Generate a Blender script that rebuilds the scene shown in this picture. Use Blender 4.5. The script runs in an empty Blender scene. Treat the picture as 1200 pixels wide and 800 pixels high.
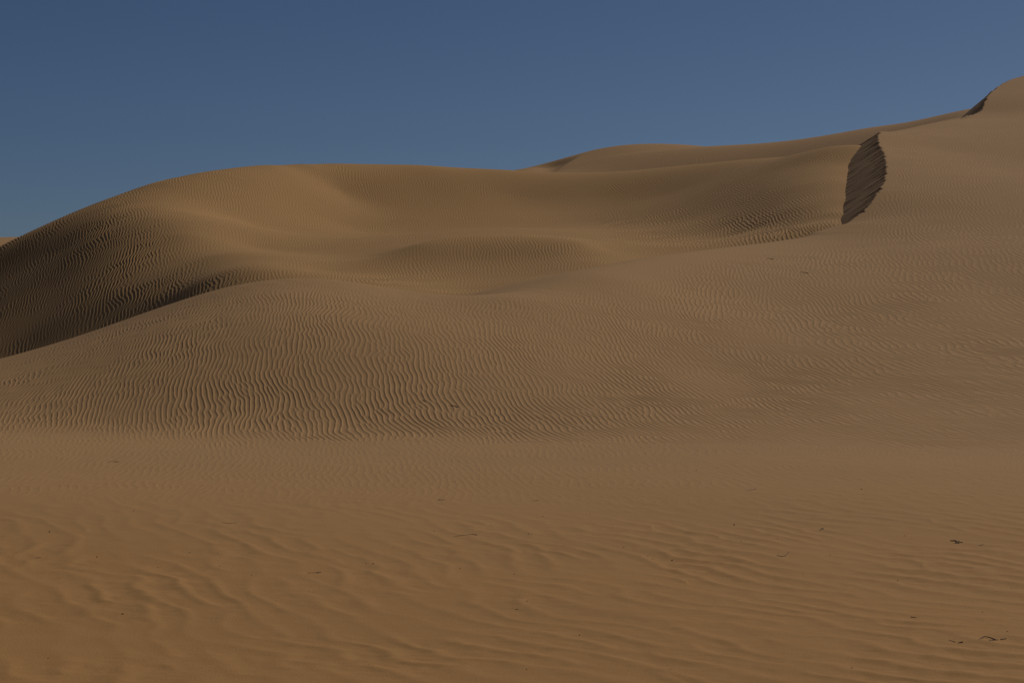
import bpy, math, random
import numpy as np

RES = 0.62            # column pitch of the terrain meshes, in 1200-px picture widths
F, U0, V0, H = 2333.0, 600.0, 380.0, 1.7     # focal length, optical axis, horizon row, eye height
rng = np.random.default_rng(7)
random.seed(11)

scene = bpy.context.scene
COL = scene.collection

# ------------------------------------------------------------------ helpers
def P(u, v, d):
    return ((u - U0) / F * d, d, H + (V0 - v) / F * d)

class TPS:
    """thin-plate surface z(x, y) through survey points"""
    def __init__(self, pts, lam=0.02):
        pts = np.array(pts, float)
        self.c = pts[:, :2].mean(0); self.s = 10.0
        p = (pts[:, :2] - self.c) / self.s
        n = len(p)
        r2 = ((p[:, None] - p[None]) ** 2).sum(-1)
        K = self.k(r2) + lam * 1e-1 * np.eye(n)
        Q = np.c_[np.ones(n), p]
        A = np.zeros((n + 3, n + 3)); A[:n, :n] = K; A[:n, n:] = Q; A[n:, :n] = Q.T
        b = np.zeros(n + 3); b[:n] = pts[:, 2]
        w = np.linalg.solve(A, b)
        self.p = p; self.w = w[:n]; self.a = w[n:]
    @staticmethod
    def k(r2):
        return 0.5 * r2 * np.log(np.maximum(r2, 1e-12))
    def __call__(self, x, y):
        sh = x.shape
        q = np.c_[(x.ravel() - self.c[0]) / self.s, (y.ravel() - self.c[1]) / self.s]
        out = np.empty(len(q))
        for i in range(0, len(q), 40000):
            b = q[i:i + 40000]
            r2 = (b[:, :1] - self.p[None, :, 0]) ** 2 + (b[:, 1:] - self.p[None, :, 1]) ** 2
            out[i:i + 40000] = self.k(r2) @ self.w + self.a[0] + b @ self.a[1:]
        return out.reshape(sh)

def up2(a, ri, ci):
    """cubic upsampling of grid a at fractional rows ri (R,) and columns ci (C,)"""
    def cub(a, t):
        n = a.shape[0]
        i = np.clip(np.floor(t).astype(int), 0, n - 2); f = (t - i)[:, None]
        g = lambda k: a[np.clip(i + k, 0, n - 1)]
        p0, p1, p2, p3 = g(-1), g(0), g(1), g(2)
        return p1 + 0.5 * f * (p2 - p0 + f * (2 * p0 - 5 * p1 + 4 * p2 - p3 + f * (3 * (p1 - p2) + p3 - p0)))
    return cub(cub(a, ri).T.copy(), ci).T.copy()

def smooth(a, b, x):
    t = np.clip((x - a) / (b - a), 0, 1)
    return t * t * (3 - 2 * t)

def smax(a, b, k):
    return 0.5 * (a + b + np.sqrt((a - b) ** 2 + k * k))

def smin(a, b, k):
    return 0.5 * (a + b - np.sqrt((a - b) ** 2 + k * k))

# periodic smooth noise tile (gaussian filtered white noise)
def noise_tile(n, cells, seed, octaves=1):
    r = np.random.default_rng(seed)
    fx = np.fft.fftfreq(n)[:, None] * n; fy = np.fft.fftfreq(n)[None] * n
    fr = np.sqrt(fx * fx + fy * fy)
    out = np.zeros((n, n))
    for o in range(octaves):
        c = cells * 2 ** o
        h = np.fft.fft2(r.normal(size=(n, n))) * np.exp(-((fr - c * .7) / (c * .45)) ** 2)
        t = np.fft.ifft2(h).real
        out += t / t.std() * 0.5 ** o
    return (out / out.std()).astype(np.float32)

def sample(tile, a, b):
    """bilinear periodic sampling, a and b in tile pixels"""
    n, m = tile.shape
    a0 = np.floor(a); b0 = np.floor(b)
    fa = (a - a0).astype(np.float32); fb = (b - b0).astype(np.float32)
    i = a0.astype(np.int64) % n; j = b0.astype(np.int64) % m
    i1 = (i + 1) % n; j1 = (j + 1) % m
    return (tile[i, j] * (1 - fa) + tile[i1, j] * fa) * (1 - fb) + (tile[i, j1] * (1 - fa) + tile[i1, j1] * fa) * fb

N1 = noise_tile(512, 16, 1)           # 32 px a cell
N2 = noise_tile(512, 16, 2)
NF = noise_tile(512, 8, 3, 4)
def noise(x, y, size, tile=N1, off=0.0):
    return sample(tile, x / size * 32 + off, y / size * 32 + off * 1.7)

# one-sided band-pass noise: a complex ripple train with natural forks and ends
def ripple_tile(n, ppw, sr, sa, seed):
    r = np.random.default_rng(seed)
    fx = np.fft.fftfreq(n)[:, None]; fy = np.fft.fftfreq(n)[None]
    k0 = 1.0 / ppw
    kr = np.sqrt(fx * fx + fy * fy); ka = np.arctan2(fy, fx)
    g = np.exp(-0.5 * ((kr - k0) / (sr * k0)) ** 2) * np.exp(-0.5 * (ka / sa) ** 2)
    z = np.fft.ifft2(np.fft.fft2(r.normal(size=(n, n))) * g)
    return (z / np.abs(z).std()).astype(np.complex64)

PPW = 9.0
RT = ripple_tile(2048, PPW, 0.11, 0.13, 5)
RTC = ripple_tile(1024, PPW, 0.24, 0.24, 8)

def ripple(tile, s, t, skew):
    z = sample(tile, s * PPW, t * PPW)
    A = np.abs(z); ph = np.angle(z)
    A = A / (A + 0.35)
    return (A * np.cos(ph + skew * np.sin(ph) )).astype(np.float32), A

def poisson_phase(x0, x1, y0, y1, step, K):
    """least-squares potential of the vector field K(x, y) -> (kx, ky); Neumann edges by mirroring"""
    nx = int((x1 - x0) / step) + 1; ny = int((y1 - y0) / step) + 1
    X = x0 + np.arange(nx) * step; Y = y0 + np.arange(ny) * step
    kx, ky = K(*np.meshgrid(X, Y, indexing='ij'))
    mx, my = kx.mean(), ky.mean()
    ax, ay = kx - mx, ky - my
    # mirrored field: potential even, so kx odd in x and ky odd in y
    def mir(a, sx, sy):
        a = np.concatenate([a, sx * a[::-1]], 0)
        return np.concatenate([a, sy * a[:, ::-1]], 1)
    AX = mir(ax, -1, 1); AY = mir(ay, 1, -1)
    wx = 2j * np.pi * np.fft.fftfreq(2 * nx, step)[:, None]; wy = 2j * np.pi * np.fft.fftfreq(2 * ny, step)[None]
    den = wx * wx + wy * wy; den[0, 0] = 1
    ph = (wx * np.fft.fft2(AX) + wy * np.fft.fft2(AY)) / den; ph[0, 0] = 0
    S = np.fft.ifft2(ph).real[:nx, :ny]
    def ev(x, y):
        a = np.clip((x - x0) / step, 0, nx - 1.001); b = np.clip((y - y0) / step, 0, ny - 1.001)
        # cubic-ish: bilinear on a fine grid is enough (field is very smooth)
        i = a.astype(int); j = b.astype(int); fa = a - i; fb = b - j
        v = (S[i, j] * (1 - fa) + S[i + 1, j] * fa) * (1 - fb) + (S[i, j + 1] * (1 - fa) + S[i + 1, j + 1] * fa) * fb
        return v + mx * x + my * y
    return ev

def direction_field(surface, marks, kx_=1.7, ky_=2.6):
    """ripple-crest directions surveyed as (u, v, picture angle, wavelength, d-range) -> wave-vector field"""
    px, py, th, lw = [], [], [], []
    for (u, v, ang, lam, d0, d1) in marks:
        d = np.linspace(d0, d1, 1500)
        x = (u - U0) / F * d
        z = surface(x, d)
        vv = V0 - F * (z - H) / d
        k = np.argmin(np.abs(vv - v))
        xx, dd = x[k], d[k]; e = 0.2
        q = np.array([xx, xx + e, xx]); w = np.array([dd, dd, dd + e])
        zz = surface(q, w)
        U = U0 + F * q / w; V = V0 - F * (zz - H) / w
        J = np.array([[U[1] - U[0], U[2] - U[0]], [V[1] - V[0], V[2] - V[0]]]) / e
        c = np.linalg.solve(J, [math.cos(math.radians(ang)), math.sin(math.radians(ang))])
        a = math.atan2(c[1], c[0])            # crest direction in plan
        px.append(xx); py.append(dd); th.append(a); lw.append(math.log(lam))
    px, py, th, lw = map(np.array, (px, py, th, lw))
    def K(x, y):
        sx, sy = 1 / kx_, 1 / ky_
        r2 = ((x[..., None] - px) * sx) ** 2 + ((y[..., None] - py) * sy) ** 2
        w = 1 / (r2 + 0.15) ** 2
        c2 = (w * np.cos(2 * th)).sum(-1); s2 = (w * np.sin(2 * th)).sum(-1)
        a = 0.5 * np.arctan2(s2, c2) ;
        kx, ky = -np.sin(a), np.cos(a)
        sgn = np.where(kx < 0, -1.0, 1.0)     # the wave vector always points to the right
        l = np.exp((w * lw).sum(-1) / w.sum(-1))
        return kx * sgn / l, ky * sgn / l
    return K

# ------------------------------------------------------------------ surveyed crest of the front dune
# (u, v, d, tangent of the lee slope)
CREST = [(-420, 475, 41, .16), (-150, 443, 41.5, .16), (0, 414.5, 42, .18), (100, 385.5, 42, .2), (210, 346.5, 42, .2), (270, 329, 42.2, .2),
         (340, 319.5, 42.5, .20), (400, 322, 42.7, .20), (440, 328, 42.8, .20), (490, 336, 43, .20), (545, 340, 43, .20), (590, 337, 43.6, .20),
         (640, 326, 45, .20), (700, 308, 47, .22), (760, 296, 49, .26), (800, 290.5, 50, .30), (860, 284, 52, .34), (920, 277, 54, .42),
         (960, 270.5, 55.2, .6), (990, 262.5, 56.2, .65), (1012, 247, 57.6, .65), (1030, 224, 59.8, .65), (1038, 204, 62.8, .65), (1037, 184, 67, .65),
         (1030, 157, 74, .66), (1036, 153, 76.2, .5), (1060, 148.5, 79.3, .5), (1095, 141, 83.2, .5), (1126, 137, 86, .5), (1140, 134.5, 87.2, .75), (1149, 130, 88.4, .88), (1153, 122, 90, .9),
         (1158, 112, 92.5, .9), (1167, 103.5, 95.5, .8), (1178, 96.5, 98, .9), (1200, 89, 101, .9), (1260, 77, 103, .7), (1400, 62, 106, .4), (1800, 50, 108, .2)]

base = lambda u: np.interp(u, [-400, 0, 100, 200, 400, 800, 1200, 1700], [29.4, 29.2, 28.9, 28.4, 27.5, 26.5, 25.4, 24.6])
def squeeze(u, d):
    k = 0.72 + 0.28 * float(smooth(560, 930, u)); b = float(base(u))
    return b + (d - b) * k if d > b else d
CREST = [(u, v, squeeze(u, d), t) for (u, v, d, t) in CREST]
L1 = [P(u, v, d) for (u, v, d, t) in CREST]
def add(lst, u, rows):
    for r in rows:
        if len(r) == 2: lst.append(P(u, r[0], squeeze(u, r[1])))
        else: lst.append(((u - U0) / F * r[0], r[0], r[2]))       # (d, _, z)
for u, rows in {
    -420: [(500, 34)], -150: [(478, 34.5)],
    0: [(470, 32.8), (440, 36.3), (423, 39.6)], 100: [(458, 32.6), (412, 36.9), (394, 40)], 210: [(440, 32.9), (385, 36.6), (361, 39.8)],
    340: [(440, 32.8), (385, 35.8), (346, 39.2), (328.5, 41.5)], 470: [(440, 33), (385, 36.5), (356, 39.6), (342, 41.8)],
    600: [(430, 34.3), (375, 38.8), (347, 41.5)], 720: [(440, 33.6), (365, 39.8), (325, 44)],
    850: [(440, 33.6), (350, 41.5), (300, 48)], 1000: [(440, 33.4), (350, 41.5), (290, 50), (262, 55.5)],
    1100: [(440, 33.2), (350, 41.5), (290, 49), (220, 60.5), (175, 71)],
    1200: [(440, 33.2), (350, 42), (270, 52), (200, 65.5), (150, 79), (115, 91)],
    1400: [(440, 33), (330, 43), (240, 55), (150, 76), (90, 95)],
    1800: [(440, 33), (300, 45), (200, 60), (100, 85)]}.items():
    add(L1, u, rows)
for u in (-400, -150, 0, 100, 210, 340, 470, 600, 720, 850, 1000, 1200, 1450, 1800):
    b = float(base(u))
    L1.append(((u - U0) / F * b, b, -0.06)); L1.append(((u - U0) / F * (b - 3.5), b - 3.5, -0.52))
S1 = TPS(L1, 0.02)

# crest polyline in plan, densified
cu = np.array([c[0] for c in CREST], float); cd = np.array([c[2] for c in CREST], float); ct = np.array([c[3] for c in CREST])
cx = (cu - U0) / F * cd
seg = np.r_[0, np.cumsum(np.hypot(np.diff(cx), np.diff(cd)))]
def crom(k, y, q):
    m = np.gradient(y, k)
    i = np.clip(np.searchsorted(k, q) - 1, 0, len(k) - 2); h = k[i + 1] - k[i]; t = (q - k[i]) / h
    return ((2 * t ** 3 - 3 * t ** 2 + 1) * y[i] + (t ** 3 - 2 * t ** 2 + t) * h * m[i] + (-2 * t ** 3 + 3 * t ** 2) * y[i + 1] + (t ** 3 - t ** 2) * h * m[i + 1])
ss = np.arange(0, seg[-1], 0.12)
CX, CY = crom(seg, cx, ss), crom(seg, cd, ss)
CT = np.interp(ss, seg, ct)
CT = np.convolve(np.pad(CT, 4, mode='edge'), np.ones(9) / 9, 'valid')
CZ = S1(CX, CY)

def lee(x, y):
    """signed distance to the crest line (positive on the lee side), its height, lee tangent and arc length"""
    sh = x.shape; x = x.ravel(); y = y.ravel()
    D = np.empty(len(x)); I = np.empty(len(x), int)
    for i in range(0, len(x), 20000):
        d2 = (x[i:i + 20000, None] - CX[None]) ** 2 + (y[i:i + 20000, None] - CY[None]) ** 2
        j = d2.argmin(1); I[i:i + 20000] = j
    i0 = np.clip(I, 1, len(CX) - 2)
    tx, ty = CX[i0 + 1] - CX[i0 - 1], CY[i0 + 1] - CY[i0 - 1]
    l = np.hypot(tx, ty); tx /= l; ty /= l
    dx, dy = x - CX[i0], y - CY[i0]
    D = tx * dy - ty * dx                     # left of the direction of travel
    along = np.clip(tx * dx + ty * dy, -0.3, 0.3)
    s = i0 + along / 0.12
    dist = np.sign(D) * np.sqrt(D * D + np.maximum(0, (tx * dx + ty * dy) ** 2 - 0.09))
    g = lambda a: np.interp(s, np.arange(len(a)), a)
    return dist.reshape(sh), g(CZ).reshape(sh), g(CT).reshape(sh), (s * 0.12).reshape(sh)

# ------------------------------------------------------------------ back dune with the basin
L2 = []
for r in [(-300, 420, 66), (-100, 343, 70), (0, 289, 70.3), (60, 261, 70.4), (110, 239.5, 71), (150, 225.5, 71.8), (190, 212, 72.9), (240, 201.5, 74.8), (280, 198, 76), (320, 194.5, 77.8), (360, 193, 79.8), (400, 192.5, 81.5),
          (500, 195, 83.3), (590, 200, 84.3), (660, 203, 84.8), (700, 202.5, 84.8), (780, 196.5, 84.2), (860, 189.5, 82), (940, 181, 78.6), (1005, 170.5, 74),
          (320, 201, 80.8), (260, 206, 78.5), (400, 199.5, 84.5), (500, 202, 86.3), (590, 206, 87.5), (700, 209, 88), (190, 222, 75.8), (60, 272, 73.5),
          # left flank: an even slope that falls to the left and to the front
          (-100, 377, 66), (-100, 414, 62), (0, 406, 58), (0, 385, 60), (0, 364, 62), (0, 345, 64), (0, 310, 68), (60, 376, 58), (60, 355, 60), (60, 335, 62), (60, 297, 66),
          (130, 365, 56), (130, 342, 58), (130, 320, 60), (130, 280, 64), (130, 250, 67.6), (165, 286, 62.2), (160, 335, 57.3), (200, 353, 53.6), (200, 331, 56), (200, 310, 58.6), (240, 325, 53.8), (240, 299, 58.6), (270, 317, 53.3),
          (0, 432, 56), (60, 424, 54), (130, 414, 52),
          # the spur that runs down to the crest of the front dune
          (180, 254, 65.3), (222, 275, 62), (262, 297, 58), (305, 316, 52.5),
          (300, 264, 69.2), (300, 290, 62), (340, 297, 60), (400, 300, 59), (380, 318, 53.5), (300, 228, 73.2), (400, 264, 73.6), (400, 225, 78.5), (500, 227, 80), (500, 260, 75.6), (600, 230, 81), (600, 254, 77), (700, 231, 80.5), (700, 260, 74.6),
          (780, 228, 78.4), (780, 262, 69.5), (860, 214, 73.5), (860, 244, 67.8), (930, 195, 72.6), (930, 218, 67.6), (930, 244, 63.2),
          # mound inside the basin
          (440, 301, 57), (490, 286, 56.5), (530, 278, 57.5), (580, 274.5, 58), (640, 277, 57.5), (680, 284, 56), (712, 293, 56), (430, 290, 62), (520, 270, 68.5), (600, 267, 69.5), (680, 273, 66),
          (500, 312, 54.2), (560, 304, 54.8), (630, 304, 54.3), (560, 328, 51.6), (490, 331, 51), (630, 322, 51.6), (690, 307, 53), (550, 341, 49), (460, 340, 48),
          (760, 284, 59.5), (800, 283, 61), (860, 276, 62.6), (920, 266, 60.6), (965, 256, 60.2), (860, 263, 64.8),
          ]:
    L2.append(P(*r))
# foot of the slip face: where the sight lines meet it
for (u, v) in [(986, 264), (990, 249), (991, 232), (992, 215), (994, 200), (998, 186), (1006, 171)]:
    d = np.linspace(55, 84, 600); x = (u - U0) / F * d
    a_, z_, t_, _ = lee(x, d)
    vv = V0 - F * (z_ - a_ * t_ - H) / d
    ok = np.where((a_ > 0.02) & (a_ < 1.7) & (d < 75))[0]
    k = ok[np.argmin(np.abs(vv[ok] - v))]
    print('foot', u, v, d[k], vv[k], a_[k])
    L2.append(P(u, v, d[k]))
for (u, d, z) in [(-300, 40, -1), (-300, 47, -.5), (0, 42, -.5), (100, 42, -.3), (200, 44, .5), (340, 45, 1.6), (450, 45, 1.7), (550, 45.2, 1.7), (640, 46, 2.35), (720, 48.5, 2.95), (800, 50.5, 2.7), (900, 53, 2.5),
                  (1000, 52, 2.0), (1060, 60, 4.3), (1080, 70, 6.2), (1150, 80, 7.2), (1150, 50, 1.2), (1200, 65, 4.2), (1450, 60, 2), (1450, 85, 6), (500, 38, .7), (900, 43, 1.0), (0, 36, -1),
                  (-300, 76, .0), (0, 80, 3.0), (110, 80, 5.0), (240, 84, 6.4), (400, 93, 6.8), (590, 96, 7.2), (780, 96, 7.2), (940, 90, 8.3), (1050, 85, 8.2), (400, 104, 4.5), (0, 92, 0.5), (800, 107, 5.5)]:
    L2.append(((u - U0) / F * d, d, z))
S2 = TPS(L2, 0.03)

# ------------------------------------------------------------------ farther ridges
L3 = [P(*r) for r in [(520, 215, 103), (600, 207, 105), (646, 203.5, 107), (668, 196, 110), (690, 190, 112), (740, 184, 113), (790, 180, 112.5), (835, 174.3, 112), (880, 172.5, 111), (930, 169, 110), (985, 160, 108), (1030, 149, 106), (1080, 142, 104), (1127, 133, 103), (1250, 125, 102), (1450, 130, 100),
        (650, 212, 103), (740, 203, 104), (830, 195, 103), (920, 186, 101), (1000, 174, 98), (1080, 156, 96), (1100, 147, 92), (1127, 138, 94), (1140, 132.5, 97), (1160, 125, 99)]]
for (u, d, z) in [(450, 110, 6), (600, 120, 6), (760, 124, 7.5), (900, 123, 8), (1080, 118, 9), (1250, 114, 9), (1450, 112, 9), (700, 95, 6), (900, 92, 6.5), (1100, 86, 6.8), (1300, 90, 7)]:
    L3.append(((u - U0) / F * d, d, z))
S3 = TPS(L3, 0.02)
L4 = [P(*r) for r in [(480, 225, 132), (600, 200, 134), (640, 191.5, 135), (680, 180.5, 136), (700, 175, 137), (728, 171, 138), (760, 169.2, 138.5), (790, 169.8, 139), (830, 173.6, 140), (880, 184, 141), (960, 198, 142),
        (640, 204, 129), (680, 198, 129), (760, 188, 130), (830, 188, 132), (600, 208, 129), (720, 186, 131.5)]]
for (u, d, z) in [(480, 150, 7), (640, 150, 9.5), (760, 154, 11), (880, 156, 10), (600, 118, 7), (760, 118, 8), (900, 120, 8)]:
    L4.append(((u - U0) / F * d, d, z))
S4 = TPS(L4, 0.02)
L5 = [P(*r) for r in [(-300, 290, 170), (-100, 281, 172), (0, 278.3, 174), (36, 277.6, 175), (90, 277, 176), (160, 282, 176), (300, 300, 175), (0, 300, 158), (100, 300, 160), (-200, 310, 155)]]
for (u, d, z) in [(-300, 195, 5), (0, 200, 6), (150, 200, 6), (0, 140, 3), (200, 140, 3)]:
    L5.append(((u - U0) / F * d, d, z))
S5 = TPS(L5, 0.02)

# ------------------------------------------------------------------ ripple direction surveys
LA, LB = .115, .13
M1 = [(20, 500, 75, .12), (20, 455, 115, .10), (100, 450, 115, .10), (110, 500, 70, .12), (200, 435, 98, .105), (150, 400, 110, .10), (210, 490, 62, .12), (270, 430, 95, .11), (280, 490, 55, .13), (330, 380, 82, .11), (330, 340, 76, .105),
      (350, 450, 62, .125), (400, 470, 55, .135), (440, 500, 62, .135), (480, 465, 76, .13), (470, 400, 62, .11), (500, 370, 62, .10), (600, 470, 74, .125), (600, 400, 66, .10), (650, 500, 50, .13), (700, 470, 52, .125), (720, 375, 60, .10), (800, 330, 62, .105),
      (900, 335, 62, .11), (850, 420, 78, .105), (850, 490, 52, .12), (900, 460, 48, .115), (1000, 400, 54, .125), (1000, 300, 74, .11), (1060, 230, 96, .115), (1070, 180, 85, .115), (1130, 170, 48, .115), (1180, 230, 38, .115), (1180, 130, 35, .12),
      (1000, 480, 38, .15), (1100, 450, 31, .165), (1150, 380, 29, .165), (1180, 310, 32, .155), (1100, 300, 46, .14), (1100, 510, 26, .20), (1180, 500, 22, .20), (1000, 515, 34, .17), (1050, 420, 42, .145), (1190, 430, 25, .18), (900, 505, 44, .15)]
M1 += [(300, 458, 52, .13), (370, 448, 54, .13), (420, 500, 54, .135), (340, 495, 52, .13), (250, 508, 50, .125), (760, 490, 44, .125), (550, 500, 60, .13)]
M1 = [m[:3] + (m[3] * (1.0 if m[0] > 950 and m[1] > 290 else .86 if m[1] < 310 else (.54 if m[0] < 420 else .64 if m[0] < 780 else .78) if m[1] < 455 else (.66 if m[0] < 420 else .74)),) + (25, 100) for m in M1]
MG = [(40, 560, 162, .13), (150, 560, 158, .13), (250, 560, 125, .13), (330, 555, 100, .13), (430, 550, 82, .13), (550, 545, 68, .13), (650, 545, 45, .13), (780, 548, 20, .19), (900, 560, 14, .21), (1100, 560, 10, .22), (1000, 600, 12, .22), (100, 620, 160, .13), (400, 610, 110, .13)]
MG = [m + (12, 28) for m in MG]
def ground_relief(x, y):
    return 0.03 * noise(x, y, 12.0, N2) * smooth(6, 12, y) + 0.004 * noise(x, y, 3.0, N1, 3.3)
def front_smooth(x, y):
    g = ground_relief(x, y)
    return smax(S1(x, y), g, 0.22)

def phase_pair(K, box, step=0.25):
    a = poisson_phase(*box, step, K)
    b = poisson_phase(*box, step, lambda x, y: (lambda k: (-k[1], k[0]))(K(x, y)))
    return a, b
K1 = direction_field(lambda x, y: np.maximum(S1(x, y), 0), M1 + MG)
PH1 = phase_pair(K1, (-30, 60, 10, 112), 0.3)
MC = [(60, 700, 150, .50), (200, 680, 135, .50), (330, 690, 125, .50), (100, 770, 160, .48), (300, 770, 20, .46), (430, 670, 60, .5), (550, 700, 24, .5), (700, 680, 12, .5), (700, 760, 14, .46), (900, 700, 10, .46), (900, 640, 10, .5), (1050, 650, 6, .44), (1150, 690, 4, .42), (1150, 620, 5, .42), (1000, 770, 10, .42), (500, 780, 20, .45)]
MC = [m[:3] + (m[3] * .60,) + (6, 24) for m in MC]
KC = direction_field(lambda x, y: 0 * x, MC, 0.9, 1.5)
PHC = phase_pair(KC, (-12, 20, 4, 34), 0.2)
M2 = [(20, 320, 110, .12), (60, 300, 105, .13), (60, 350, 122, .12), (130, 270, 88, .13), (150, 340, 112, .13), (200, 240, 86, .135), (200, 320, 95, .13), (250, 300, 72, .125), (230, 270, 78, .13), (300, 225, 80, .135), (400, 225, 76, .135), (500, 230, 72, .13), (330, 280, 80, .11),
      (560, 235, 60, .125), (620, 240, 25, .12), (700, 250, 8, .125), (760, 222, 8, .125), (780, 270, 3, .14), (830, 274, 14, .16), (870, 268, 38, .165), (905, 262, 52, .165), (940, 256, 64, .16), (972, 245, 80, .15), (900, 225, 24, .12), (850, 205, 18, .12), (960, 205, 28, .12),
      (560, 300, 66, .115), (610, 310, 60, .115), (450, 275, 80, .115), (660, 295, 58, .115), (500, 315, 70, .115)]
M2 = [m[:3] + (m[3] * .80,) + (44, 84) for m in M2]
K2 = direction_field(S2, M2)
PH2 = phase_pair(K2, (-40, 35, 34, 108), 0.3)

def blob(u, v, lst):
    """sum of soft patches: (u, v, radius u, radius v, weight)"""
    o = np.zeros_like(u)
    for (a, b, ru, rv, w) in lst:
        o += w * np.exp(-((u - a) / ru) ** 2 - ((v - b) / rv) ** 2)
    return o

# ------------------------------------------------------------------ mesh building
UF = np.arange(-70, 1270.01, RES)
def side(start, sign, n=70, far=900):
    t = np.linspace(0, 1, n + 1)[1:]
    return start + sign * far * (t ** 2.2 * 0.9 + 0.1 * t)
UALL = np.r_[side(-70, -1)[::-1], UF, side(UF[-1], 1)]

def grid_mesh(name, X, Y, Z, mat, label=None, cat=None, group=None):
    R, C = X.shape
    co = np.empty((R * C, 3), np.float32)
    co[:, 0] = X.ravel(); co[:, 1] = Y.ravel(); co[:, 2] = Z.ravel()
    idx = np.arange(R * C, dtype=np.int32).reshape(R, C)
    f = np.stack([idx[:-1, :-1], idx[:-1, 1:], idx[1:, 1:], idx[1:, :-1]], -1).reshape(-1, 4)
    me = bpy.data.meshes.new(name)
    me.vertices.add(R * C); me.vertices.foreach_set('co', co.ravel())
    nf = len(f)
    me.loops.add(nf * 4); me.loops.foreach_set('vertex_index', f.ravel())
    me.polygons.add(nf)
    me.polygons.foreach_set('loop_start', np.arange(0, nf * 4, 4, dtype=np.int32))
    me.update(calc_edges=True)
    me.shade_smooth()
    me.materials.append(mat)
    o = bpy.data.objects.new(name, me); COL.objects.link(o)
    o['kind'] = 'structure'
    if label: o['label'] = label
    if cat: o['category'] = cat
    if group: o['group'] = group
    return o

def coarse_eval(fn, uc, dcoarse, ufine, dfine):
    """evaluate a smooth function on a coarse (d, u) grid and upsample it"""
    Uc, Dc = np.meshgrid(uc, dcoarse)
    a = fn((Uc - U0) / F * Dc, Dc)
    return up2(a, np.interp(dfine, dcoarse, np.arange(len(dcoarse))), np.interp(ufine, uc, np.arange(len(uc))))

UC = np.linspace(UALL[0], UALL[-1], 420)

# ---- materials
def sand_material(name, c1, c2, grain=0.05, scale=140.0, plain=None):
    m = bpy.data.materials.new(name); m.use_nodes = True
    nt = m.node_tree; nd = nt.nodes; lk = nt.links; nd.clear()
    out = nd.new('ShaderNodeOutputMaterial'); bs = nd.new('ShaderNodeBsdfPrincipled')
    bs.inputs['Roughness'].default_value = 0.95
    bs.inputs['Specular IOR Level'].default_value = 0.12
    lk.new(bs.outputs[0], out.inputs[0])
    geo = nd.new('ShaderNodeNewGeometry')
    n1 = nd.new('ShaderNodeTexNoise'); n1.inputs['Scale'].default_value = 0.16; n1.inputs['Detail'].default_value = 5; n1.inputs['Roughness'].default_value = .6
    lk.new(geo.outputs['Position'], n1.inputs['Vector'])
    mix = nd.new('ShaderNodeMix'); mix.data_type = 'RGBA'
    mix.inputs['A'].default_value = (*c1, 1); mix.inputs['B'].default_value = (*c2, 1)
    mr = nd.new('ShaderNodeMapRange'); mr.inputs['From Min'].default_value = .35; mr.inputs['From Max'].default_value = .65
    lk.new(n1.outputs['Fac'], mr.inputs['Value']); lk.new(mr.outputs[0], mix.inputs['Factor'])
    col = mix.outputs['Result']
    if plain:      # the plain carries a more orange sand than the dune; the two grade into each other over some metres
        mixp = nd.new('ShaderNodeMix'); mixp.data_type = 'RGBA'
        mixp.inputs['A'].default_value = (*plain[0], 1); mixp.inputs['B'].default_value = (*plain[1], 1)
        lk.new(mr.outputs[0], mixp.inputs['Factor'])
        sp = nd.new('ShaderNodeSeparateXYZ'); lk.new(geo.outputs['Position'], sp.inputs[0])
        ad = nd.new('ShaderNodeMath'); ad.operation = 'MULTIPLY_ADD'; ad.inputs[1].default_value = 8.0
        lk.new(n1.outputs['Fac'], ad.inputs[0]); lk.new(sp.outputs['Y'], ad.inputs[2])
        mp = nd.new('ShaderNodeMapRange'); mp.interpolation_type = 'SMOOTHSTEP'; mp.inputs['From Min'].default_value = 13; mp.inputs['From Max'].default_value = 33
        lk.new(ad.outputs[0], mp.inputs['Value'])
        mm = nd.new('ShaderNodeMix'); mm.data_type = 'RGBA'; lk.new(mp.outputs[0], mm.inputs['Factor'])
        lk.new(mixp.outputs['Result'], mm.inputs['A']); lk.new(col, mm.inputs['B']); col = mm.outputs['Result']
    # grains: fine value noise
    n2 = nd.new('ShaderNodeTexNoise'); n2.inputs['Scale'].default_value = scale; n2.inputs['Detail'].default_value = 3
    lk.new(geo.outputs['Position'], n2.inputs['Vector'])
    mr2 = nd.new('ShaderNodeMapRange'); mr2.inputs['From Min'].default_value = .3; mr2.inputs['From Max'].default_value = .7
    mr2.inputs['To Min'].default_value = 1 - grain; mr2.inputs['To Max'].default_value = 1 + grain
    lk.new(n2.outputs['Fac'], mr2.inputs['Value'])
    mul = nd.new('ShaderNodeMix'); mul.data_type = 'RGBA'; mul.blend_type = 'MULTIPLY'; mul.inputs['Factor'].default_value = 1
    lk.new(col, mul.inputs['A']); lk.new(mr2.outputs[0], mul.inputs['B'])
    lk.new(mul.outputs['Result'], bs.inputs['Base Color'])
    bp = nd.new('ShaderNodeBump'); bp.inputs['Strength'].default_value = .55; bp.inputs['Distance'].default_value = .004
    n3 = nd.new('ShaderNodeTexNoise'); n3.inputs['Scale'].default_value = scale * .5; n3.inputs['Detail'].default_value = 2
    lk.new(geo.outputs['Position'], n3.inputs['Vector'])
    lk.new(n3.outputs['Fac'], bp.inputs['Height']); lk.new(bp.outputs[0], bs.inputs['Normal'])
    return m

SAND = sand_material('dune_sand', (.475, .266, .110), (.45, .252, .104), 0.10, 150, ((.455, .228, .074), (.415, .212, .069)))
SANDB = sand_material('back_dune_sand', (.475, .260, .095), (.45, .246, .091), .10, 150)
SANDG = SAND

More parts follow.
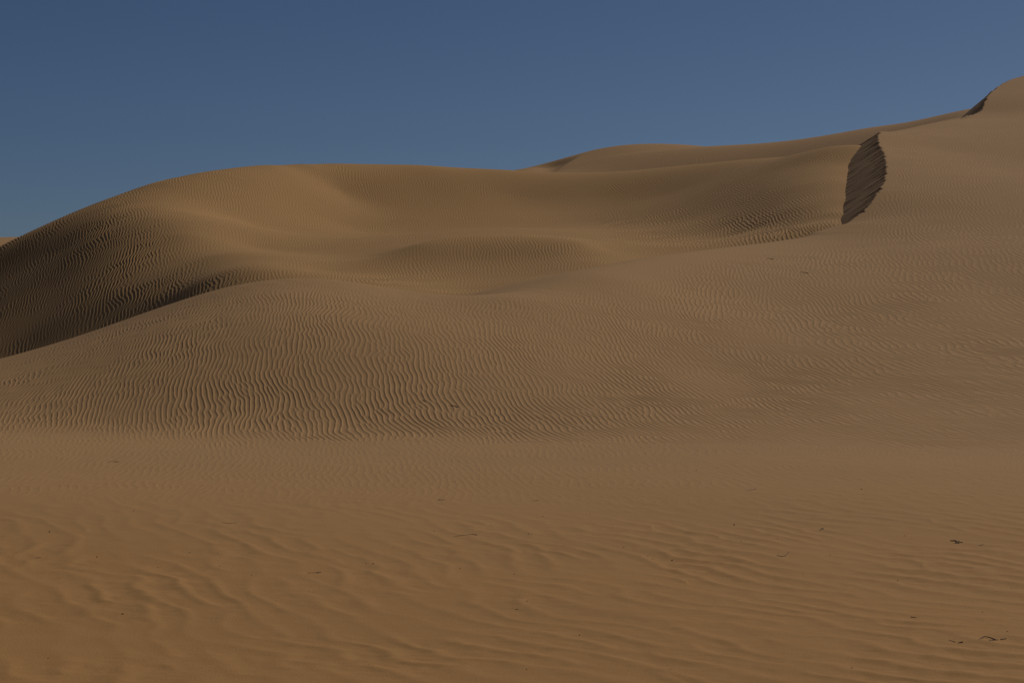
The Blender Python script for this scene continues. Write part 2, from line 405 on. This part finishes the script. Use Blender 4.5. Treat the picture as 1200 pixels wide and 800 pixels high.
# ---- ground + front dune: one continuous surface, split along the foot of the dune
vg = np.arange(905, 520, -0.62)
d_g = np.r_[np.linspace(3.2, 7.5, 40)[:-1], H * F / (vg - V0)]
d_g = d_g[d_g < 24.2]
t_g = (d_g - d_g[0]) / (24.2 - d_g[0])
bU = base(UALL)
nG = len(d_g)
d_front = np.r_[np.arange(0, 1, 1 / 1150) * 26, np.linspace(26, 50, 520)[1:], np.linspace(50, 84, 190)[1:]]
nF = len(d_front)
# rows: ground rows stretch so that the last one lies on the foot line
Dg = d_g[0] + t_g[:, None] * (bU[None] - d_g[0])
Df = bU[None] + d_front[:, None]
D = np.concatenate([Dg, np.broadcast_to(bU, (1, len(UALL))), Df[1:]], 0)
U = np.broadcast_to(UALL, D.shape)
X = (U - U0) / F * D
dco = np.r_[np.linspace(3, 24, 90), np.linspace(24, 60, 260)[1:], np.linspace(60, 114, 160)[1:]]
Uc, Dc = np.meshgrid(UC, dco); Xc = (Uc - U0) / F * Dc
Zc = S1(Xc, Dc)
def up_scatter(a):
    # columns separable, rows vary per column
    ci = np.interp(UALL, UC, np.arange(len(UC)))
    a = up2(a, np.arange(len(dco)).astype(float), ci)
    ri = np.interp(D.ravel(), dco, np.arange(len(dco))).reshape(D.shape)
    i = np.clip(ri.astype(int), 1, len(dco) - 3); f = ri - i
    cc = np.broadcast_to(np.arange(len(UALL)), D.shape)
    p0, p1, p2, p3 = a[i - 1, cc], a[i, cc], a[i + 1, cc], a[i + 2, cc]
    return p1 + 0.5 * f * (p2 - p0 + f * (2 * p0 - 5 * p1 + 4 * p2 - p3 + f * (3 * (p1 - p2) + p3 - p0)))
Z1 = up_scatter(Zc)
gr = ground_relief(X, D)
Z = smax(Z1, gr, 0.22)
# lee side of the crest
near = np.zeros(D.shape, bool)
cdu = np.interp(UALL, cu, cd)
near = D > np.where(UALL[None] > 930, 42, cdu[None] - 10)
ds = np.full(D.shape, -9.0); cz = np.zeros(D.shape); tt = np.full(D.shape, .2); sa = np.zeros(D.shape)
a, b, c, e = lee(X[near], D[near])
ds[near], cz[near], tt[near], sa[near] = a, b, c, e
steep = smooth(.50, .58, tt)
jag = 0.045 * noise(sa, sa * 0 + 3, .13, N1) + 0.045 * noise(sa, sa * 0 + 9, .45, N2)
ds2 = ds + steep * jag * (.08 + .40 * np.exp(-np.maximum(ds, 0) / .3))
# avalanche chutes that run down the slip face
chute = noise(sa + 0.12 * ds, ds * 0.12, .11, N1, 5.0) * .8 + noise(sa + .1 * ds, ds * .1, .22, N2, 1.0) * .4
zl = cz + 0.0 - np.maximum(ds2, 0) * tt + steep * (0.0060 * chute * smooth(0.0, .35, ds2))
soft = (1 - steep)
kk = 0.22 * soft + 0.004
Zlee = smin(Z, np.where(ds2 > 0, zl, cz - ds2 * tt), kk)
Z0 = np.where(near & (ds > -4.5), Z + (Zlee - Z) * smooth(-4.5, -2.5, ds), Z)
# ripples
Vp = V0 - F * (Z0 - H) / D
warp = 0.05 * noise(X, D, 1.7, N1, 7) + 0.010 * noise(X, D, .45, N2, 2)
s_ = PH1[0](X, D) + warp / .115 * 1.0
t_ = PH1[1](X, D) + 0.6 * noise(X, D, 1.5, N2, 4)
rp, ra = ripple(RT, s_, t_, 0.95)
amp = 0.90 + blob(U, Vp, [(330, 480, 260, 45, .40), (650, 485, 260, 40, .35), (330, 370, 120, 50, .1), (880, 370, 130, 60, .12), (560, 370, 130, 30, -.28), (720, 410, 90, 40, -.15), (1100, 400, 150, 90, .05), (1050, 500, 200, 30, -.3), (520, 335, 80, 14, -.35), (340, 324, 150, 14, -.45), (40, 420, 90, 30, -.35), (700, 310, 60, 9, -.3), (960, 285, 50, 14, -.4), (1000, 270, 30, 14, -.3), (850, 292, 90, 8, -.3)])
amp *= 0.92 + 0.16 * noise(X, D * .4, 2.0, N2, 11)
amp = np.clip(amp, .04, 1.3)
above = smooth(-1.2, 1.8, D - bU[None] + .5 * noise(X, D, 1.3, N2, 14))
gamp = 0.30 * smooth(17, 21.5, D) * (1 - smooth(25.5, 29, D)) + .30 * smooth(25.5, 29, D)
amp = amp * above + gamp * (1 - above)
amp *= 1 - .85 * smooth(-2.6, -0.3, ds) * (1 - smooth(985, 1015, U))
amp *= smooth(-0.05, -0.5, ds)                 # none on the lee side
amp *= (1 - smooth(84, 98, D) * .5)
lam = .12
ZR = 0.0050 * amp * rp
# foreground: broad low wind ripples
wc = 0.12 * noise(X, D, 1.6, N1, 2) + .05 * noise(X, D, .6, N2, 6)
sC = PHC[0](X, D) + wc / .5 * .6
rc, rca = ripple(RTC, sC, PHC[1](X, D), 0.55)
ca = (1 - smooth(14.5, 21, D - 1.5 * smooth(500, 1200, U))) * np.clip(.66 + .24 * noise(X, D * .6, 1.3, N2, 8) + .2 * smooth(450, 1100, U), .2, 1.5)
ZR += ca * (0.0046 * rc + 0.0010 * noise(X, D, .22, N1, 1) + .0006 * noise(X, D, .10, N2, 3))
ZR += 0.0010 * noise(X, D, .35, N2, 5) * (D < 40)
Z0 = Z0 + ZR
SURF = dict(D=D, Z=Z0)

ground = grid_mesh('sand_ground', X[:nG + 1], D[:nG + 1], Z0[:nG + 1], SANDG, 'flat rippled orange sand plain in the foreground below the dunes', 'ground')
front = grid_mesh('sand_dune', X[nG:], D[nG:], Z0[nG:], SAND, 'large front dune with strong vertical ripples, rising to the right edge with a dark slip face', 'dune', 'sand dunes')

# ---- back dune
d2 = np.r_[np.linspace(36, 44, 50)[:-1], np.linspace(44, 88.5, 830)[:-1], np.linspace(88.5, 104, 60)]
dc2 = np.linspace(35.5, 105, 300)
U2, D2 = np.meshgrid(UALL, d2); X2 = (U2 - U0) / F * D2
Z2 = coarse_eval(S2, UC, dc2, UALL, d2)
V2 = V0 - F * (Z2 - H) / D2
w2 = 0.055 * noise(X2, D2, 1.9, N1, 21) + 0.012 * noise(X2, D2, .6, N2, 22)
rp2, _ = ripple(RT, PH2[0](X2, D2) + w2 / .13 + 40, PH2[1](X2, D2) + .6 * noise(X2, D2, 1.6, N2, 24) + 33, 0.7)
amp2 = .74 + blob(U2, V2, [(130, 280, 90, 60, .45), (300, 220, 130, 25, .25), (450, 225, 90, 22, .15), (170, 345, 70, 16, .5), (910, 266, 75, 18, .9), (780, 272, 70, 14, .6), (560, 305, 60, 18, .1), (440, 295, 110, 12, -.45), (580, 272, 130, 7, -.45), (700, 290, 30, 10, -.4), (640, 205, 80, 12, -.3), (265, 300, 30, 14, -.3), (40, 385, 60, 14, -.35), (560, 333, 60, 7, -.4), (290, 308, 60, 12, -.5), (215, 268, 45, 20, -.35), (640, 325, 50, 7, -.3), (650, 235, 70, 20, -.25)])
amp2 = np.clip(amp2 * (.9 + .16 * noise(X2, D2 * .5, 2.6, N1, 31)), .03, 1.8)
Z2 = Z2 + 0.0066 * amp2 * rp2 * 1.0
back = grid_mesh('sand_dune', X2, D2, Z2, SANDB, 'broad back dune with a dark left flank, curving round a shallow basin', 'dune', 'sand dunes')

# ---- farther dunes
def far_dune(fn, d, label, mat, seed, amp=0.004, lam=.16, relief=None):
    Uf, Df = np.meshgrid(UALL[::2], d); Xf = (Uf - U0) / F * Df
    Zf = coarse_eval(fn, UC, np.linspace(d[0] - .5, d[-1] + .5, 160), UALL[::2], d)
    if relief is not None: Zf = Zf + relief(Xf, Df, Uf)
    w = .12 * noise(Xf, Df, 2.2, N1, seed)
    r, _ = ripple(RT, (Xf * .93 + Df * .35 + w) / lam, (Df * .93 - Xf * .35) / lam, .7)
    return grid_mesh('sand_dune', Xf, Df, Zf + amp * r, mat, label, 'dune', 'sand dunes')
far_dune(S3, np.linspace(88, 122, 300), 'smooth middle ridge behind the back dune, climbing to the right behind the slip face', SAND, 3)
def lip(x, y, u):
    # small slip hollow on the left shoulder of the far hill
    q = (u - 668) + (y - 133) * -6.0
    return -0.38 * np.exp(-((u - 648) / 22) ** 2) * smooth(6, -6, q) * smooth(128, 131, y) * (1 - smooth(134.0, 136, y))
far_dune(S4, np.linspace(118, 152, 260), 'small rounded dune top on the skyline right of centre', SAND, 9, relief=lip)
far_dune(S5, np.linspace(140, 200, 80), 'far pale dune crest showing at the left edge of the skyline', SAND, 5)

# ---- the desert floor out to the horizon (well below the fine sheet)
bm_x = np.r_[-3000, -600, -120, -40, 0, 40, 120, 600, 3000].astype(float)
bx, by = np.meshgrid(bm_x, bm_x)
grid_mesh('desert_ground', bx, by, 0 * bx - 1.3, SANDG, 'open sand floor of the desert reaching to the horizon', 'ground')

# ------------------------------------------------------------------ debris lying on the sand
def simple_mat(name, col, rough=.8):
    m = bpy.data.materials.new(name); m.use_nodes = True
    nt = m.node_tree; b = nt.nodes['Principled BSDF']
    b.inputs['Roughness'].default_value = rough; b.inputs['Specular IOR Level'].default_value = .2
    n = nt.nodes.new('ShaderNodeTexNoise'); n.inputs['Scale'].default_value = 160; n.inputs['Detail'].default_value = 4
    r = nt.nodes.new('ShaderNodeValToRGB')
    r.color_ramp.elements[0].position = .3; r.color_ramp.elements[0].color = (*[c * .6 for c in col], 1)
    r.color_ramp.elements[1].position = .7; r.color_ramp.elements[1].color = (*[min(1, c * 1.4) for c in col], 1)
    nt.links.new(n.outputs['Fac'], r.inputs['Fac']); nt.links.new(r.outputs[0], b.inputs['Base Color'])
    return m
DARK = simple_mat('dark_stone', (.06, .042, .028)); BROWN = simple_mat('dry_twig', (.10, .062, .03)); PALE = simple_mat('bleached_twig', (.20, .125, .06)); WHITE = simple_mat('pale_shell', (.6, .5, .38))

def ground_hit(u, v):
    j = int(np.argmin(np.abs(UALL - u)))
    vv = V0 - F * (SURF['Z'][:, j] - H) / SURF['D'][:, j]
    k = int(np.argmax(vv < v))
    d = SURF['D'][k, j]
    return np.array([(u - U0) / F * d, d, SURF['Z'][k, j]])

def surf_z(x, y):
    u = U0 + F * x / y
    j = int(np.argmin(np.abs(UALL - u)))
    return float(np.interp(y, SURF['D'][:, j], SURF['Z'][:, j]))

def finish(name, verts, faces, mat, loc, label, cat, group=None):
    me = bpy.data.meshes.new(name); me.from_pydata(verts, [], faces); me.update(); me.shade_smooth()
    me.materials.append(mat)
    o = bpy.data.objects.new(name, me); COL.objects.link(o); o.location = loc
    o['label'] = label; o['category'] = cat
    if group: o['group'] = group
    return o

def pebble(u, v, size, mat, label, flat=.7, group='pebbles on the sand', name='pebble', cat='pebble'):
    p = ground_hit(u, v); s = .80 * size / F * p[1] / 2
    n, m = 10, 6; vs = []; fs = []
    ph = random.random() * 6
    for i in range(m + 1):
        th = math.pi * i / m
        for k in range(n):
            a = 2 * math.pi * k / n
            r = s * (1 + .18 * math.sin(2 * a + ph) + .12 * math.sin(3 * a + 2 * ph + th * 2) + random.uniform(-.05, .05))
            vs.append((r * math.sin(th) * math.cos(a) * 1.15, r * math.sin(th) * math.sin(a), r * flat * math.cos(th)))
    for i in range(m):
        for k in range(n):
            fs.append((i * n + k, (i + 1) * n + k, (i + 1) * n + (k + 1) % n, i * n + (k + 1) % n))
    return finish(name, vs, fs, mat, (p[0], p[1], p[2] + s * flat * .6), label, cat, group)

def tube(path, r0, r1, vs, fs, n=6):
    b = len(vs)
    pts = np.array(path)
    for i, q in enumerate(pts):
        t = pts[min(i + 1, len(pts) - 1)] - pts[max(i - 1, 0)]; t /= np.linalg.norm(t) + 1e-9
        a = np.cross(t, [0, 0, 1.0]); a /= np.linalg.norm(a) + 1e-9; c = np.cross(a, t)
        r = r0 + (r1 - r0) * i / (len(pts) - 1)
        for k in range(n):
            g = 2 * math.pi * k / n
            vs.append(tuple(q + r * (math.cos(g) * a + math.sin(g) * c)))
    for i in range(len(pts) - 1):
        for k in range(n):
            fs.append((b + i * n + k, b + i * n + (k + 1) % n, b + (i + 1) * n + (k + 1) % n, b + (i + 1) * n + k))
    fs.append(tuple(b + k for k in range(n))); e = b + (len(pts) - 1) * n
    fs.append(tuple(e + k for k in reversed(range(n))))

def twig(strokes, mat, label, group='dry twigs on the sand', name='twig', cat='twig'):
    """strokes: list of (picture polyline [(u, v, lift m)], thickness px at both ends)"""
    o0 = ground_hit(*strokes[0][0][0][:2]); vs = []; fs = []
    for line, w0, w1 in strokes:
        pts = []
        for (u, v, *lift) in line:
            l = lift[0] if lift else 0.0
            # a raised point stands on the sand at the row where the twig would touch it
            p = ground_hit(u, v); pts.append(np.array([p[0], p[1], p[2] + l]))
        # resample smoothly
        q = []
        for a, b in zip(pts[:-1], pts[1:]):
            for t in np.linspace(0, 1, 4)[:-1]: q.append(a + (b - a) * t)
        q.append(pts[-1])
        k = o0[1] / F / 2
        q = [np.array([x[0], x[1], max(x[2], surf_z(x[0], x[1])) + .3 * w0 * k]) - o0 for x in q]
        tube(q, w0 * k, w1 * k, vs, fs)
    return finish(name, vs, fs, mat, o0, label, cat, group)


# twigs, stalks and roots
twig([([(1148, 750), (1154, 747.2, .006), (1160, 748.4, .008), (1168, 750.2)], .8, 1.5), ([(1160, 751.5), (1166, 750.4), (1170, 750)], 1.4, 1.0)], BROWN, 'dark looped twig with a forked thick end, on the sand near the bottom right corner')
twig([([(1174, 750), (1180, 749)], 2.2, 1.0)], BROWN, 'short thick dark twig stub just right of the looped twig')
twig([([(1113, 750.5), (1120, 753)], .7, 1.0), ([(1124, 753.8), (1129, 753.6, .003)], 1.7, 1.2)], BROWN, 'small dark twig with a lumpy head, left of the looped twig')
twig([([(1114, 634), (1120, 634.4, .006), (1124, 637)], 1.1, 1.6), ([(1120, 637.2), (1124, 636.2), (1129, 636.4)], 1.8, .8), ([(1121, 635.5), (1125, 634.6, .004)], 1.0, .6)], BROWN, 'dark branched twig like a small claw, on the ripples at the right of the foreground')
twig([([(1148, 639.5), (1153, 638.6)], 1.0, .6)], BROWN, 'tiny thin twig a little right of the claw-shaped twig')
twig([([(961, 622), (963.5, 620, .008), (965, 619)], .9, .7), ([(963, 621.2), (966, 620.4, .004)], .7, .5)], BROWN, 'small upright forked twig on the plain right of centre, above the pale curved stalk')
twig([([(911, 651), (917, 652.6), (921, 651.4, .004), (925, 648.6, .010)], .9, .7)], PALE, 'pale curved stalk bent like a tick mark, on the foreground ripples right of centre')
twig([([(876, 575), (882, 574), (886, 573.6)], .8, 1.0)], PALE, 'thin pale stalk lying on the smooth sand below the front dune, right of centre')
twig([([(532, 628.2), (545, 627.6), (553, 626.4), (559, 627.4)], .6, 1.2)], BROWN, 'long thin brown stalk lying flat near the middle of the plain')
twig([([(360, 671.4), (366, 671.5), (371, 671.2)], .6, .8), ([(372, 671.5), (375.5, 671)], 2.0, 1.4)], BROWN, 'matchstick-like brown twig with a dark thick head, left of the middle of the foreground')
twig([([(513, 586), (521, 586.2)], 1.0, .8)], BROWN, 'short dark splinter on the smooth sand below the middle of the front dune')
twig([([(126, 541.2), (133, 541), (139, 541.4)], .7, .8)], PALE, 'thin straight stalk on the smooth sand near the foot of the dune at the left')
twig([([(42, 654.2), (47, 653.6)], 1.4, .7)], PALE, 'short yellowish straw bit at the far left of the foreground')
twig([([(558, 612), (567, 613), (577, 613)], .4, .5)], PALE, 'very thin faint stalk right of the long brown stalk') if 0 else None
twig([([(259, 612.6), (268, 613.4), (277, 612.6)], .5, .7)], PALE, 'faint hair-thin stalk on the plain left of the middle')
twig([([(625, 586.8), (631, 586.6)], .9, .8)], PALE, 'pale short straw bit on the smooth sand right of the dark splinter')
twig([([(604, 714.6), (607, 714.4)], 1.0, .7)], BROWN, 'small brown twig bit on the lower middle foreground')
twig([([(1068, 723.6), (1075, 724)], 1.3, .5)], simple_mat('reddish_bark', (.10, .035, .018)), 'reddish bark sliver left of the looped twig, higher up the sand')
twig([([(528, 475), (532, 475.8), (537, 477)], .7, 1.2)], BROWN, 'dark stick caught among the ripples low on the middle of the front dune')
twig([([(495, 469), (499, 470.5)], .7, .6)], BROWN, 'thin stick on the ripples just up the dune face from the dark stick')
twig([([(938, 319), (942, 319.6), (947, 320.6)], .6, 1.0)], BROWN, 'dark stick on the front dune below its slip face')
twig([([(899, 303), (903, 303.6), (907, 304.4)], .5, .8)], BROWN, 'thin stick left of and above the other stick below the slip face')
# pebbles and droppings
for (u, v, sz, mat, lab) in [
    (57.5, 623.7, 2.1, DARK, 'dark pebble on the smooth sand at the far left, uppermost of the dark pebbles there'),
    (113, 653, 1.9, DARK, 'dark pebble at the left between the uppermost one and the one lower down'),
    (143.2, 720.2, 2.4, DARK, 'largest dark pebble at the left, lowest of the dark pebbles there'),
    (437.2, 661, 2.0, DARK, 'dark pebble beside a small brown chip, left of the middle of the foreground'),
    (429, 660.6, 1.3, BROWN, 'small brown chip just left of a dark pebble, left of the middle of the foreground'),
    (860.6, 615.2, 2.2, DARK, 'dark round pebble alone on the smooth sand right of the middle'),
    (787.8, 657, 2.2, DARK, 'dark pebble at the right end of a row of specks on the ripples'),
    (1009.8, 573.4, 1.6, DARK, 'small dark pebble high on the smooth sand at the right, below the front dune'),
    (868.6, 634.8, 1.3, DARK, 'tiny dark pebble below the lone round pebble'),
    (731, 642, 1.4, DARK, 'tiny dark pebble above the row of specks'),
    (743, 644, 1.1, BROWN, 'brown speck right of the tiny pebble above the row of specks'),
    (759, 652, 1.1, BROWN, 'brown speck in the middle of the row of specks'),
    (765, 655.4, 1.2, BROWN, 'brown speck right of the middle one in the row of specks'),
    (750, 651.6, .9, BROWN, 'smallest brown speck at the left end of the row of specks'),
    (636.6, 605.8, 1.3, BROWN, 'brown pebble beside a pale shell bit, high on the middle of the plain'),
    (634.6, 605.4, .9, WHITE, 'pale shell bit beside a brown pebble, high on the middle of the plain'),
    (619.6, 625.8, 1.5, DARK, 'small dark pebble on the plain just right of centre, above the ripples'),
    (575.4, 616, 1.4, DARK, 'small dark pebble right of and above the end of the long brown stalk'),
    (508.6, 622.6, 1.3, BROWN, 'brown pebble left of the long brown stalk'),
    (468.4, 625.4, 1.0, WHITE, 'tiny white shell bit left of the long brown stalk'),
    (602.6, 673, 1.2, DARK, 'tiny dark pebble on the ripples in the middle of the foreground'),
    (539, 666.4, 1.4, DARK, 'small dark pebble on a ripple below the long brown stalk'),
    (617.4, 705.2, 1.5, DARK, 'dark pebble above the small brown twig bit in the lower middle'),
    (679.2, 744.4, 1.8, DARK, 'dark pebble alone on the low ripples at the bottom middle'),
    (998.8, 782.8, 1.9, DARK, 'dark pebble close to the bottom edge of the sand at the right'),
    (1052.4, 680.6, 1.4, DARK, 'small dark pebble on the right-hand ripples above the reddish sliver'),
    (1060.6, 628.4, 1.4, DARK, 'small dark pebble on the ripples left of the claw-shaped twig'),
    (911.6, 631.6, 1.2, BROWN, 'brown speck above the pale curved stalk'),
    (973, 651, 1.0, DARK, 'tiny dark speck right of the pale curved stalk'),
    (941.4, 672.6, 1.2, BROWN, 'brown speck below the pale curved stalk'),
    (1181, 740.2, 1.6, DARK, 'small dark pebble above the thick twig stub near the right edge'),
    (1152, 717.4, 1.3, BROWN, 'brown speck on the ripples above the looped twig'),
    (1186, 690, 1.0, BROWN, 'brown speck near the right edge of the foreground'),
    (156.6, 598.8, 1.2, DARK, 'tiny dark speck high on the smooth sand at the left'),
    (116.6, 610.4, 1.0, BROWN, 'brown speck left of and below the tiny speck high on the left sand'),
    (184.8, 665, 1.2, DARK, 'tiny dark speck right of the three dark pebbles at the left'),
    (257, 663.6, 1.1, BROWN, 'brown speck left of the matchstick-like twig, some way off'),
    (294.2, 674.2, 1.4, BROWN, 'brown pebble left of the matchstick-like twig'),
    (222, 648.2, 1.4, BROWN, 'brown chip on the plain at the left, right of the dark pebbles'),
    (691, 602, 1.0, BROWN, 'brown speck high on the plain right of the pale shell bit'),
    (69, 677.4, 1.1, BROWN, 'brown speck at the far left below the straw bit'),
    (55.6, 771.6, 1.6, BROWN, 'brown chip low in the left corner of the foreground'),
    (316.6, 717.6, 1.0, BROWN, 'brown speck below the matchstick-like twig'),
    (756, 531.8, 1.2, DARK, 'tiny dark speck at the foot of the front dune, right of the middle'),
    (816, 551.6, 1.1, DARK, 'tiny dark speck on the smooth sand just below the dune foot, right of the middle'),
    (617, 784.6, 1.6, BROWN, 'brown chip close to the bottom edge of the sand in the middle'),
    (785.6, 785, 1.3, BROWN, 'brown speck close to the bottom edge, right of the middle')]:
    pebble(u, v, sz, mat, lab)


# ------------------------------------------------------------------ camera, light, world
cam = bpy.data.cameras.new('camera'); co = bpy.data.objects.new('camera', cam); COL.objects.link(co)
cam.sensor_width = 36; cam.lens = F / 1200 * 36; cam.clip_end = 8000; cam.clip_start = .1
co.location = (0, 0, H); co.rotation_euler = (math.radians(90) - math.atan((400 - V0) / F), 0, 0)
scene.camera = co

SUN_EL, SUN_AZ = math.radians(37), math.radians(48)    # azimuth from north (+Y) towards east (+X)
sl = bpy.data.lights.new('sun', 'SUN'); sl.energy = 3.6; sl.angle = math.radians(.53); sl.color = (1, .975, .94)
so = bpy.data.objects.new('sun', sl); COL.objects.link(so)
from mathutils import Vector
sv = Vector((math.sin(SUN_AZ) * math.cos(SUN_EL), math.cos(SUN_AZ) * math.cos(SUN_EL), math.sin(SUN_EL)))
so.rotation_euler = sv.to_track_quat('Z', 'Y').to_euler()
w = bpy.data.worlds.new('World'); scene.world = w; w.use_nodes = True
nt = w.node_tree; bg = nt.nodes['Background']
sky = nt.nodes.new('ShaderNodeTexSky'); sky.sky_type = 'NISHITA'; sky.sun_disc = False
sky.sun_elevation = SUN_EL; sky.sun_rotation = SUN_AZ; sky.air_density = .6; sky.dust_density = .8; sky.ozone_density = 5; sky.altitude = 500
hs = nt.nodes.new('ShaderNodeHueSaturation'); hs.inputs['Saturation'].default_value = 1.04
nt.links.new(sky.outputs[0], hs.inputs['Color']); nt.links.new(hs.outputs[0], bg.inputs[0]); bg.inputs[1].default_value = .050
vs_ = scene.view_settings; vs_.view_transform = 'Standard'; vs_.look = 'None'; vs_.exposure = -0.84; vs_.gamma = 1; vs_.use_curve_mapping = False
scene.cycles.max_bounces = 4; scene.cycles.diffuse_bounces = 3
